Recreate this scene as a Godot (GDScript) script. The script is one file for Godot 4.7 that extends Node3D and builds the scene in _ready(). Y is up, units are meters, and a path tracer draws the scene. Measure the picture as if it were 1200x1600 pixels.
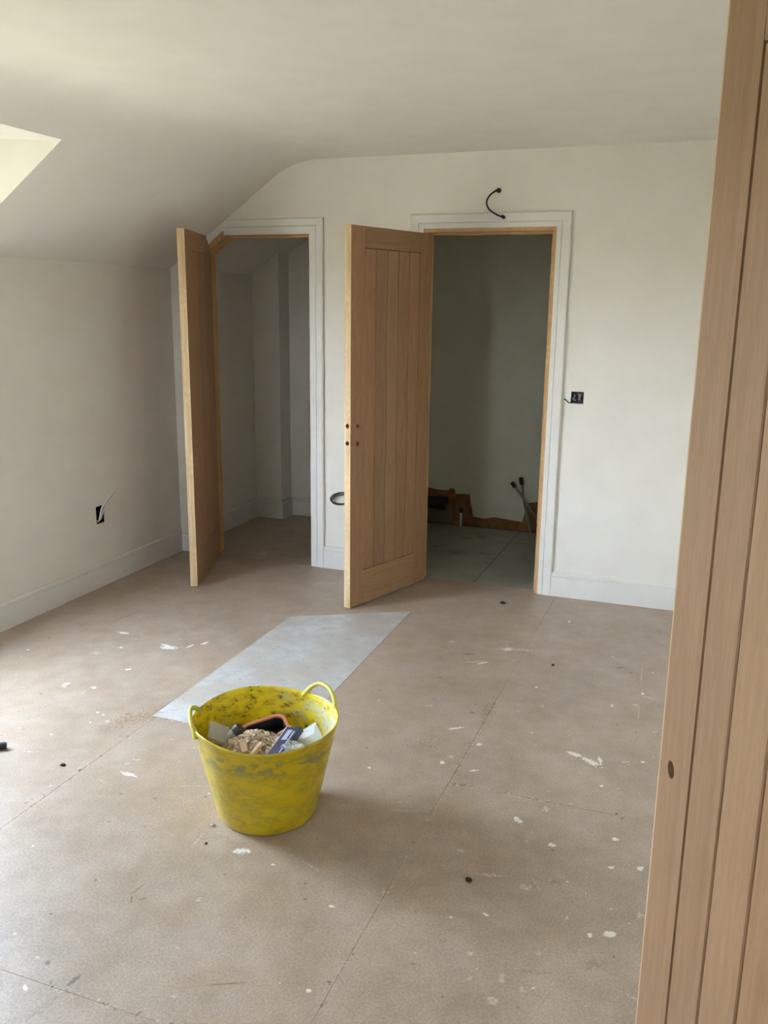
extends Node3D
# A room under the roof being finished: back wall with two open oak doors, dormer window out of frame on the left.
# x runs along the back wall from the left corner, z from the back wall towards the viewer, floor at y = 0.

const CEIL := 2.406
const KNEE := 1.81
const SLOPE_X := 0.852
const FRONT := 5.9
const RIGHT := 3.5
const DORM_A := 1.69
const DORM_B := 3.15
const DORM_X := 0.631
const DORM_Y := 2.2515
const SILL := 0.45
const HEAD := 1.92
const WIN_A := 2.0
const WIN_B := 2.9
const PANE_X := -0.16

var M := {}

# ---------------------------------------------------------------- shape helpers
func new_st() -> SurfaceTool:
	var st := SurfaceTool.new()
	st.begin(Mesh.PRIMITIVE_TRIANGLES)
	return st

func tri(st: SurfaceTool, a: Vector3, b: Vector3, c: Vector3, n: Vector3):
	if (b - a).cross(c - a).dot(n) > 0.0:
		var t := b
		b = c
		c = t
	for p in [a, b, c]:
		st.set_normal(n)
		st.add_vertex(p)

func flat(st: SurfaceTool, a: Vector3, b: Vector3, c: Vector3, away: Vector3):
	var n := (b - a).cross(c - a).normalized()
	if n.dot((a + b + c) / 3.0 - away) < 0.0:
		n = -n
	tri(st, a, b, c, n)

func quad(st: SurfaceTool, a: Vector3, b: Vector3, c: Vector3, d: Vector3, away: Vector3):
	flat(st, a, b, c, away)
	flat(st, a, c, d, away)

func add_box(st: SurfaceTool, lo: Vector3, hi: Vector3):
	add_chamfer(st, (lo + hi) / 2.0, (hi - lo) / 2.0, 0.0)

func add_chamfer(st: SurfaceTool, at: Vector3, h: Vector3, c: float, xf := Transform3D.IDENTITY):
	var away := xf * at
	for i in 3:
		var j := (i + 1) % 3
		var k := (i + 2) % 3
		for s in [-1.0, 1.0]:
			var q := []
			for e in [[-1.0, -1.0], [1.0, -1.0], [1.0, 1.0], [-1.0, 1.0]]:
				var p := Vector3.ZERO
				p[i] = s * h[i]
				p[j] = e[0] * (h[j] - c)
				p[k] = e[1] * (h[k] - c)
				q.append(xf * (at + p))
			quad(st, q[0], q[1], q[2], q[3], away)
		if c <= 0.0:
			continue
		for sj in [-1.0, 1.0]:
			for sk in [-1.0, 1.0]:
				var q := []
				for e in [[-1.0, 0], [1.0, 0], [1.0, 1], [-1.0, 1]]:
					var p := Vector3.ZERO
					p[i] = e[0] * (h[i] - c)
					p[j] = sj * (h[j] - (0.0 if e[1] == 0 else c))
					p[k] = sk * (h[k] - (c if e[1] == 0 else 0.0))
					q.append(xf * (at + p))
				quad(st, q[0], q[1], q[2], q[3], away)
	if c > 0.0:
		for sx in [-1.0, 1.0]:
			for sy in [-1.0, 1.0]:
				for sz in [-1.0, 1.0]:
					flat(st, xf * (at + Vector3(sx * h.x, sy * (h.y - c), sz * (h.z - c))), xf * (at + Vector3(sx * (h.x - c), sy * h.y, sz * (h.z - c))), xf * (at + Vector3(sx * (h.x - c), sy * (h.y - c), sz * h.z)), away)

# a polygon drawn in (u, v), pushed along the third axis from d0 to d1; frame gives the 3D axes of u, v and depth
func add_extrude(st: SurfaceTool, poly: PackedVector2Array, fr: Basis, d0: float, d1: float, at := Vector3.ZERO):
	var p := poly
	if Geometry2D.is_polygon_clockwise(p):
		p = p.duplicate()
		p.reverse()
	var ix := Geometry2D.triangulate_polygon(p)
	for e in [[d0, -1.0], [d1, 1.0]]:
		for t in range(0, ix.size(), 3):
			var q := []
			for k in 3:
				q.append(at + fr.x * p[ix[t + k]].x + fr.y * p[ix[t + k]].y + fr.z * e[0])
			tri(st, q[0], q[1], q[2], fr.z * e[1] * signf(d1 - d0))
	for i in p.size():
		var a := p[i]
		var b := p[(i + 1) % p.size()]
		var out := Vector2((b - a).y, -(b - a).x).normalized()
		var n := (fr.x * out.x + fr.y * out.y).normalized()
		var a0 := at + fr.x * a.x + fr.y * a.y
		var b0 := at + fr.x * b.x + fr.y * b.y
		tri(st, a0 + fr.z * d0, b0 + fr.z * d0, b0 + fr.z * d1, n)
		tri(st, a0 + fr.z * d0, b0 + fr.z * d1, a0 + fr.z * d1, n)

const XY := Basis(Vector3(1, 0, 0), Vector3(0, 1, 0), Vector3(0, 0, 1))   # outline in x, y, depth along z
const ZY := Basis(Vector3(0, 0, 1), Vector3(0, 1, 0), Vector3(1, 0, 0))   # outline in z, y, depth along x
const XZ := Basis(Vector3(1, 0, 0), Vector3(0, 0, 1), Vector3(0, 1, 0))   # outline in x, z, depth along y

func poly(a: Array) -> PackedVector2Array:
	var p := PackedVector2Array()
	for e in a:
		p.append(Vector2(e[0], e[1]))
	return p

func add_tube(st: SurfaceTool, pts: Array, r, seg := 10, closed := false):
	var n := pts.size()
	var rings := []
	var side := Vector3.ZERO
	for i in n:
		var d: Vector3
		if closed:
			d = (pts[(i + 1) % n] - pts[(i - 1 + n) % n]).normalized()
		else:
			d = (pts[mini(i + 1, n - 1)] - pts[maxi(i - 1, 0)]).normalized()
		if side == Vector3.ZERO:
			side = d.cross(Vector3.UP if absf(d.y) < 0.9 else Vector3.RIGHT).normalized()
		else:
			side = (side - d * side.dot(d)).normalized()
		var up := side.cross(d)
		var rr: float = r[i] if r is Array else r
		var ring := []
		for k in seg:
			var a := TAU * k / seg
			var o := side * cos(a) + up * sin(a)
			ring.append([pts[i] + o * rr, o])
		rings.append(ring)
	for i in (n if closed else n - 1):
		var A: Array = rings[i]
		var B: Array = rings[(i + 1) % n]
		for k in seg:
			var k2 := (k + 1) % seg
			smooth_quad(st, A[k], A[k2], B[k2], B[k])
	if not closed:
		for e in [[0, -1.0], [n - 1, 1.0]]:
			var i: int = e[0]
			var d: Vector3 = (pts[mini(i + 1, n - 1)] - pts[maxi(i - 1, 0)]).normalized() * e[1]
			for k in seg:
				tri(st, pts[i], rings[i][k][0], rings[i][(k + 1) % seg][0], d)

func smooth_tri(st: SurfaceTool, a: Array, b: Array, c: Array):
	var n: Vector3 = a[1] + b[1] + c[1]
	var o := [a, b, c]
	if ((b[0] - a[0]) as Vector3).cross(c[0] - a[0]).dot(n) > 0.0:
		o = [a, c, b]
	for v in o:
		st.set_normal(v[1])
		if v.size() > 2:
			st.set_uv(v[2])
		st.add_vertex(v[0])

func smooth_quad(st: SurfaceTool, a: Array, b: Array, c: Array, d: Array):
	smooth_tri(st, a, b, c)
	smooth_tri(st, a, c, d)

func curve(pts: Array, n: int) -> Array:
	var c := Curve3D.new()
	c.bake_interval = 0.004
	for i in pts.size():
		var t: Vector3 = (pts[mini(i + 1, pts.size() - 1)] - pts[maxi(i - 1, 0)]) / 6.0
		c.add_point(pts[i], -t, t)
	var out := []
	for i in n:
		out.append(c.sample_baked(c.get_baked_length() * i / (n - 1.0), true))
	return out

# ---------------------------------------------------------------- node helpers
func obj(called: String, st: SurfaceTool, m: Material, parent: Node = self) -> MeshInstance3D:
	var o := MeshInstance3D.new()
	o.name = called
	o.mesh = st.commit()
	o.material_override = m
	o.cast_shadow = GeometryInstance3D.SHADOW_CASTING_SETTING_ON
	parent.add_child(o, true)
	return o

func tag(o: Node, label: String, category: String, group := ""):
	o.set_meta("label", label)
	o.set_meta("category", category)
	if group != "":
		o.set_meta("group", group)

func struct(o: Node, label := "", category := ""):
	o.set_meta("kind", "structure")
	if label != "":
		tag(o, label, category)

func holder(called: String, at := Vector3.ZERO, turn := 0.0, parent: Node = self) -> Node3D:
	var o := Node3D.new()
	o.name = called
	parent.add_child(o, true)
	o.position = at
	o.rotation.y = turn
	return o

# ---------------------------------------------------------------- materials
func noise(s: int, f: float, oct := 4, kind := FastNoiseLite.TYPE_SIMPLEX_SMOOTH) -> FastNoiseLite:
	var n := FastNoiseLite.new()
	n.seed = s
	n.frequency = f
	n.noise_type = kind
	n.fractal_type = FastNoiseLite.FRACTAL_FBM
	n.fractal_octaves = oct
	return n

func mat(c: Color, rough := 0.6, metal := 0.0) -> StandardMaterial3D:
	var m := StandardMaterial3D.new()
	m.albedo_color = c
	m.roughness = rough
	m.metallic = metal
	return m

func tex(im: Image) -> ImageTexture:
	im.generate_mipmaps()
	return ImageTexture.create_from_image(im)

func wood_image(s: int, base: Color, dark: Color, streak: float, figure: float) -> Image:
	var w := 384
	var h := 768
	var im := Image.create(w, h, false, Image.FORMAT_RGB8)
	var a := noise(s, 0.02, 3)
	var b := noise(s + 1, 0.35, 2)
	var c := noise(s + 2, 0.006, 2)
	for y in h:
		# mirrored about the middle so that the repeat shows no seam
		var yy := float(absi(y - h / 2))
		for x in w:
			var xx := float(absi(x - w / 2))
			var bend := c.get_noise_2d(xx * 1.2, yy * 0.35)
			var rings := 0.5 + 0.5 * sin((xx * 0.09 + bend * 26.0) * figure)
			var broad := 0.5 + 0.5 * a.get_noise_2d(xx * 2.0 + 70.0, yy * 0.12)
			var pore := b.get_noise_2d(xx * 2.2, yy * 0.06)
			var t := clampf(streak * (0.62 * broad + 0.14 * rings + 0.55 * maxf(pore, 0.0)), 0.0, 1.0)
			im.set_pixel(x, y, base.lerp(dark, t))
	return im

func wood_mat(im: ImageTexture, off: Vector3, tint: Color, rough := 0.62) -> StandardMaterial3D:
	var m := mat(tint, rough)
	m.albedo_texture = im
	m.uv1_triplanar = true
	m.uv1_scale = Vector3(2.6, 1.1, 2.6)
	m.uv1_offset = off
	return m

func mottled(s: int, a: Color, b: Color, f: float, size := 256, metres := 1.0, rough := 0.9) -> StandardMaterial3D:
	var n := noise(s, f, 5)
	var nt := n.get_seamless_image(size, size)
	var im := Image.create(size, size, false, Image.FORMAT_RGB8)
	for y in size:
		for x in size:
			im.set_pixel(x, y, a.lerp(b, nt.get_pixel(x, y).r))
	var m := mat(Color.WHITE, rough)
	m.albedo_texture = tex(im)
	m.uv1_triplanar = true
	m.uv1_world_triplanar = true
	m.uv1_scale = Vector3.ONE / metres
	return m

const FLOOR_W := 3.6
const FLOOR_L := 4.6
# paint splashes (0), thin smears (1), dark scuffs (2) and brown dust (3) on the boards: centre x, z, two half axes, kind
const MARKS := [
	[2.761, 2.317, 0.01681, 0.009343, -0.001098, 0.01273, 0],
	[3.064, 2.309, 0.01131, -0.0006993, 0.0001203, 0.009735, 0],
	[2.886, 2.411, 0.01011, -0.003973, 0.001856, 0.0106, 0],
	[3.068, 2.459, 0.008111, -0.003178, 0.000801, 0.007156, 0],
	[3.149, 2.432, 0.009818, -0.0007367, -0.0001727, 0.01033, 0],
	[2.851, 2.641, 0.01641, 0.0007871, 0.0005281, 0.01321, 1],
	[2.811, 2.421, 0.005084, -0.001998, 0.003683, 0.01816, 1],
	[2.774, 2.796, 0.007971, 0.001229, 8.469e-05, 0.005923, 0],
	[2.688, 2.84, 0.005924, -0.002311, 0.0009862, 0.00339, 0],
	[3.089, 2.65, 0.006793, -0.002651, 0.0006934, 0.006195, 1],
	[3.167, 2.646, 0.01048, -0.004087, 0.0009985, 0.01227, 1],
	[3.049, 2.775, 0.006509, -0.002535, 0.00121, 0.009024, 0],
	[3.097, 2.751, 0.01766, -0.001895, 2.164e-05, 0.01173, 0],
	[2.802, 2.999, 0.002737, -0.001063, 0.001011, 0.00389, 0],
	[2.862, 3.088, 0.01306, -0.00506, 0.00344, 0.01417, 1],
	[2.868, 3.009, 0.009446, -0.003666, 0.003072, 0.0133, 1],
	[2.77, 2.955, 0.008397, -0.003265, 0.00218, 0.0081, 1],
	[2.794, 3.038, 0.008087, -0.003139, 0.002017, 0.007514, 1],
	[2.921, 3.028, 0.007307, -0.002833, 0.001938, 0.009285, 1],
	[2.936, 2.887, 0.006325, -0.00246, 0.001391, 0.007331, 1],
	[2.981, 2.728, 0.00669, -0.002609, 0.001317, 0.00828, 1],
	[2.628, 2.541, 0.01448, 0.0008846, 0.001034, 0.008777, 1],
	[2.37, 2.918, 0.006748, -0.002634, 0.002439, 0.00554, 0],
	[2.87, 2.608, 0.02806, 0.04224, -0.001064, 0.001922, 1],
	[2.745, 2.624, 0.04099, -0.009724, 0.001266, 0.006728, 1],
	[2.493, 2.78, 0.00933, -0.01429, 0.00146, 0.001951, 1],
	[2.481, 2.808, 0.00308, -0.001204, 0.006203, 0.01661, 1],
	[2.926, 2.589, 0.01971, -0.007711, 0.003627, 0.0211, 3],
	[2.696, 2.936, 0.009975, -0.003882, 0.001561, 0.005209, 3],
	[2.747, 3.12, 0.002621, -0.001016, 0.0007968, 0.002643, 2],
	[3.053, 2.164, 0.003586, -0.001414, 0.0005566, 0.005263, 2],
	[3.072, 2.184, 0.005335, -0.002102, 0.0005197, 0.005184, 2],
	[3.117, 2.833, 0.0042, -0.001633, 0.0004647, 0.004269, 2],
	[2.833, 2.219, 0.01083, -0.004272, 0.00314, 0.01729, 1],
	[3.016, 2.607, 0.003097, -0.00121, 0.0005376, 0.003884, 0],
	[2.945, 3.013, 0.003995, -0.00155, 0.0005532, 0.002819, 0],
	[3.02, 2.989, 0.003326, -0.00129, 0.000608, 0.003792, 1],
	[3.144, 2.69, 0.004429, -0.001726, 0.0005485, 0.005962, 1],
	[2.938, 2.959, 0.04169, -0.01064, 0.001052, 0.008028, 3],
	[3.072, 2.88, 0.02765, -0.01074, 0.002679, 0.02051, 3],
	[2.4, 1.78, 0.02637, -0.02059, 0.002966, 0.008305, 0],
	[2.518, 1.874, 0.01031, -0.004105, 0.00311, 0.01208, 0],
	[2.426, 2.056, 0.009882, -0.003924, 0.003305, 0.01096, 0],
	[2.547, 2.068, 0.01429, -0.008609, 0.001647, 0.005265, 0],
	[2.866, 1.816, 0.02894, 0.008191, 2.429e-05, 0.01416, 0],
	[2.928, 1.85, 0.03695, 0.01994, -0.001166, 0.01539, 0],
	[2.959, 1.828, 0.004636, -0.006116, 0.008579, 0.0276, 0],
	[3.106, 1.78, 0.007278, -0.00289, 0.0006298, 0.008012, 0],
	[3.047, 1.803, 0.01272, -0.005054, 0.0009593, 0.009936, 1],
	[2.949, 1.347, 0.005177, -0.002076, 0.001419, 0.01284, 0],
	[3.041, 1.304, 0.01246, -0.004998, 0.001555, 0.01819, 1],
	[3.058, 1.178, 0.006417, -0.00258, 0.001088, 0.01384, 0],
	[2.987, 2.004, 0.006036, -0.002389, 0.0008612, 0.007105, 0],
	[2.41, 0.9003, 0.02394, -0.009728, 0.004473, 0.01994, 0],
	[2.391, 0.8413, 0.00364, -0.001481, 0.01072, 0.04753, 1],
	[2.338, 1.111, 0.01999, -0.0198, 0.002875, 0.008746, 0],
	[2.619, 1.282, 0.006484, -0.002611, 0.001583, 0.008211, 0],
	[1.778, 0.8766, 0.005025, -0.002054, 0.003915, 0.0106, 0],
	[2.626, 0.4038, 0.00653, -0.002675, 0.002525, 0.01618, 0],
	[2.443, 2.001, 0.01204, -0.007362, 0.004375, 0.01291, 1],
	[3.131, 1.526, 0.009731, -0.003883, 0.0007623, 0.0115, 1],
	[2.598, 1.54, 0.01016, -0.004071, 0.002039, 0.00961, 1],
	[2.681, 1.459, 0.008236, -0.003303, 0.002303, 0.01243, 1],
	[2.242, 1.625, 0.01435, -0.005757, 0.003758, 0.01187, 1],
	[2.372, 2.358, 0.008253, -0.003259, 0.002677, 0.007591, 1],
	[2.833, 2.224, 0.01147, -0.004523, 0.002283, 0.01256, 1],
	[2.754, 2.309, 0.01046, -0.00412, 0.001289, 0.006007, 0],
	[2.426, 1.625, 0.00953, -0.001787, 0.001589, 0.007087, 2],
	[2.202, 1.341, 0.009748, -0.008255, 0.001966, 0.00534, 2],
	[2.253, 1.032, 0.03059, -0.01241, 0.001711, 0.00636, 2],
	[2.42, 1.545, 0.00412, -0.001653, 0.00191, 0.007313, 2],
	[2.938, 0.9283, 0.02181, -0.018, 0.0009557, 0.006117, 2],
	[2.989, 0.9662, 0.00904, -0.003652, 0.0005616, 0.006171, 2],
	[2.987, 1.511, 0.003958, -0.001582, 0.000494, 0.004709, 2],
	[3.052, 2.166, 0.003258, -0.001284, 0.0005079, 0.004778, 2],
	[2.482, 1.613, 0.03416, 0.01259, 0.009866, 0.1135, 3],
	[2.332, 1.959, 0.05591, -0.02226, 0.01857, 0.05775, 3],
	[2.132, 0.9091, 0.01462, -0.005953, 0.005876, 0.0203, 1],
	[2.459, 0.8875, 0.09825, -0.02475, 0.00386, 0.0201, 1],
	[2.294, 1.112, 0.05554, -0.03138, 0.002597, 0.009069, 1],
	[3.088, 1.208, 0.04272, 0.009825, -0.0001982, 0.008233, 1],
	[3.038, 0.9909, 0.002261, -0.000584, 0.007168, 0.119, 1],
	[3.057, 1.357, 0.002066, -0.0005531, 0.006087, 0.09965, 1],
	[2, 1.56, 0.00425, -0.00171, 0.002847, 0.007537, 2],
	[2.195, 2.186, 0.005311, -0.002107, 0.002707, 0.00692, 0],
	[0.5792, 1.414, 0.03157, -0.001451, 0.008191, 0.01229, 0],
	[0.8947, 1.494, 0.03568, -0.01451, 0.01368, 0.02045, 0],
	[0.8698, 1.475, 0.03231, 0.002713, 0.006596, 0.01166, 0],
	[0.9782, 1.44, 0.007619, -0.02326, 0.006856, 0.008214, 0],
	[1.024, 1.383, 0.007887, -0.02371, 0.008508, 0.01052, 0],
	[0.6838, 1.58, 0.007484, -0.003043, 0.006607, 0.00889, 0],
	[0.8736, 1.781, 0.01205, -0.008452, 0.006066, 0.007749, 0],
	[0.8565, 1.996, 0.01175, -0.004732, 0.006923, 0.008811, 0],
	[0.8466, 2.053, -0.003515, -0.01909, 0.009496, 0.006574, 1],
	[0.7227, 2.01, 0.01156, -0.0129, 0.007974, 0.008418, 0],
	[0.7318, 2.035, 0.0168, -0.006767, 0.007279, 0.008721, 1],
	[1.429, 2.538, 0.03161, 0.0009051, 0.005457, 0.009815, 0],
	[1.394, 2.443, 0.01423, -0.005653, 0.004597, 0.006401, 1],
	[1.02, 2.184, 0.00474, -0.001899, 0.003656, 0.004683, 0],
	[0.9803, 2.404, 0.009865, 0.003418, 0.007688, 0.01598, 1],
	[0.2971, 1.766, 0.006466, -0.002628, 0.005618, 0.00627, 0],
	[0.6187, 1.678, 0.02392, -0.009713, 0.01329, 0.01698, 1],
	[1.178, 2.574, 0.007314, -0.004581, 0.004249, 0.004692, 2],
	[1.143, 2.149, 0.006497, -0.01001, 0.00395, 0.004319, 2],
	[0.286, 1.608, 0.007652, -0.00312, 0.005838, 0.006791, 2],
	[0.6884, 2.128, 0.004945, -0.001988, 0.004362, 0.004989, 2],
	[0.8522, 2.408, 0.00756, -0.003019, 0.002503, 0.002771, 2],
	[1.482, 2.654, 0.004636, -0.001833, 0.003272, 0.004403, 2],
	[1.227, 2.813, 0.004533, -0.00179, 0.00273, 0.003034, 2],
	[1.227, 2.125, 0.09669, -0.1344, 0.04963, 0.05738, 3],
	[1.297, 2.004, 0.0641, -0.04251, 0.02533, 0.036, 3],
	[1.162, 2.231, 0.04195, -0.09841, 0.03885, 0.03857, 3],
	[1.314, 1.637, 0.03104, -0.02141, 0.01004, 0.01606, 1],
	[1.379, 2.479, 0.009874, -0.00392, 0.004593, 0.006264, 1],
	[1.424, 2.264, 0.005968, -0.002379, 0.003799, 0.005719, 1],
	[0.4462, 1.197, 0.02345, -0.1081, 0.01766, 0.01916, 3],
	[1.105, 2.234, 0.009288, -0.003714, 0.009177, 0.01199, 1],
	[2.016, 2.786, 0.02391, -0.009387, 0.006576, 0.01169, 0],
	[1.803, 3.455, 0.002255, -0.003965, 0.0096, 0.006163, 0],
	[2.44, 3.217, 0.005987, -0.002321, 0.002893, 0.006144, 0],
	[2.068, 3.209, 0.005072, -0.001973, 0.002152, 0.003281, 1],
	[1.547, 3.069, 0.00573, -0.002245, 0.003413, 0.003983, 1],
	[1.644, 3.316, 0.004286, -0.006095, 0.004515, 0.003289, 1],
	[1.795, 3.369, 0.002608, -0.006937, 0.007714, 0.004655, 2],
	[1.677, 3.22, 0.003997, -0.001559, 0.003682, 0.004296, 2],
	[2.026, 2.901, 0.005733, -0.002245, 0.001884, 0.003213, 2],
	[1.833, 3.045, 0.004782, -0.03309, 0.00196, 0.001207, 2],
	[1.843, 3.092, 0.001584, -0.0001998, 0.008794, 0.01544, 2],
	[1.871, 3.079, 0.01288, -0.00874, 0.001518, 0.001799, 2],
	[2.173, 3.043, 0.002668, -0.001041, 0.00208, 0.003735, 2],
	[2.247, 3.269, 0.04573, -0.02293, 0.0009633, 0.001474, 2],
	[2.016, 3.025, 0.005255, -0.00702, 0.005613, 0.00573, 1],
	[2.151, 3.347, 0.008278, -0.003209, 0.003283, 0.004975, 1],
	[1.895, 3.394, 0.002663, -0.01918, 0.006639, 0.003134, 2],
	[1.887, 3.483, 0.01086, -0.03957, 0.009487, 0.004819, 3],
	[2.15, 3.411, 0.00345, -0.001335, 0.001828, 0.002672, 1],
	[1.808, 3.406, 0.003034, -0.001178, 0.001857, 0.002127, 1],
	[1.897, 2.796, 0.003775, -0.001483, 0.002901, 0.004722, 2],
	[2.261, 2.854, 0.002831, -0.001107, 0.002043, 0.004306, 2],
	[1.863, 2.787, -0.004328, -0.05649, 0.003188, 0.001618, 1],
	[1.544, 1.198, 0.01339, -0.01473, 0.009638, 0.01786, 0],
	[1.603, 1.218, 0.01339, -0.01455, 0.009282, 0.01761, 0],
	[1.35, 1.205, 0.01316, -0.01492, 0.01067, 0.01807, 0],
	[1.588, 1.448, 0.01271, -0.01339, 0.008901, 0.01577, 0],
	[1.679, 1.331, 0.01314, -0.01388, 0.008666, 0.01658, 0]
]

# dark scrapes and boot marks on the washroom tiles (the room behind the right door)
const TILE_MARKS := [[1.773, -1.115, 0.04063, 0.01035, 0.009233, 0.04462],
	[1.722, -1.213, 0.01106, -0.004707, 0.005092, 0.01977],
	[1.895, -0.6975, 0.05688, 0.005965, 0.005301, 0.02513],
	[1.958, -0.603, 0.05071, 0.02153, 0.003709, 0.02141],
	[1.956, -0.5, 0.01924, 0.003894, 0.0036, 0.01824],
	[1.914, -0.4393, 0.00696, -0.002915, 0.003962, 0.0153],
	[2.169, -0.6915, 0.02355, 0.002509, 0.00363, 0.02195],
	[2.215, -0.6371, 0.04984, 0.03256, 0.001152, 0.01056],
	[1.535, -0.752, 0.04092, -0.003048, 0.008228, 0.02898],
	[1.586, -0.8064, 0.02351, -0.033, 0.005933, 0.01698],
	[1.663, -1.044, 0.04639, -0.01969, 0.005165, 0.01884],
	[1.813, -1.233, 0.04735, -0.02015, 0.004004, 0.0165],
	[2.068, -1.044, 0.07197, -0.009447, 0.002944, 0.01544],
	[1.714, -0.6519, 0.06547, -0.02757, 0.01561, 0.055]]

func tile_image() -> Image:
	var w := 644
	var h := 532
	var k := 400.0
	var im := Image.create(w, h, false, Image.FORMAT_RGB8)
	var n := noise(21, 0.012, 5)
	var f := noise(22, 0.2, 2)
	for y in h:
		for x in w:
			var v := 0.5 + 0.5 * n.get_noise_2d(x, y) + 0.12 * f.get_noise_2d(x, y)
			im.set_pixel(x, y, Color(0.60, 0.61, 0.56).lerp(Color(0.70, 0.71, 0.66), clampf(v, 0.0, 1.0)))
	for m in TILE_MARKS:
		stain(im, Vector2(m[0] - 1.14, m[1] + 1.38) * k, Vector2(m[2], m[3]) * k, Vector2(m[4], m[5]) * k, Color(0.34, 0.33, 0.30), 0.6, 1.6, 1.1, f)
	return im

func stain(im: Image, c: Vector2, A: Vector2, B: Vector2, tone: Color, strength: float, hard: float, ragged: float, en: FastNoiseLite):
	var inv := Transform2D(A, B, Vector2.ZERO).affine_inverse()
	var ext := Vector2(absf(A.x) + absf(B.x), absf(A.y) + absf(B.y)) * 1.6 + Vector2(2, 2)
	for y in range(maxi(0, int(c.y - ext.y)), mini(im.get_height(), int(c.y + ext.y) + 1)):
		for x in range(maxi(0, int(c.x - ext.x)), mini(im.get_width(), int(c.x + ext.x) + 1)):
			var d := (inv * (Vector2(x, y) - c)).length()
			var t := clampf((1.0 + en.get_noise_2d(x, y) * ragged - d) * hard, 0.0, 1.0) * strength
			if t > 0.0:
				im.set_pixel(x, y, im.get_pixel(x, y).lerp(tone, t))

func sheet_image() -> Image:
	# the pale offcut: grey card, scuffed brown where boots have crossed it, with white scrapes
	var w := 320
	var h := 800
	var im := Image.create(w, h, false, Image.FORMAT_RGB8)
	var n := noise(23, 0.02, 5)
	var f := noise(24, 0.25, 2)
	var b := noise(25, 0.006, 4)
	for y in h:
		for x in w:
			var edge := minf(minf(x, w - x) / 30.0, minf(y, h - y) / 30.0)
			var c := Color(0.71, 0.70, 0.685).lerp(Color(0.80, 0.79, 0.775), clampf(0.5 + 1.3 * n.get_noise_2d(x, y) + 0.6 * f.get_noise_2d(x, y), 0.0, 1.0))
			var worn := clampf((b.get_noise_2d(x, y) + 0.6 * n.get_noise_2d(x, y) + 0.9 * f.get_noise_2d(x, y) + 0.12 + 0.35 * maxf(0.0, 1.0 - edge)) * 1.1, 0.0, 0.55)
			im.set_pixel(x, y, c.lerp(Color(0.67, 0.605, 0.535), worn))
	var rng := RandomNumberGenerator.new()
	rng.seed = 9
	for i in 160:
		var a := rng.randf_range(-0.6, 0.6)
		var l := rng.randf_range(2.0, 12.0)
		stain(im, Vector2(rng.randf() * w, rng.randf() * h), Vector2(cos(a), sin(a)) * l, Vector2(-sin(a), cos(a)) * 1.3, Color(0.84, 0.83, 0.81) if rng.randf() < 0.6 else Color(0.5, 0.45, 0.40), 0.7, 2.0, 1.0, f)
	return im

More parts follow.
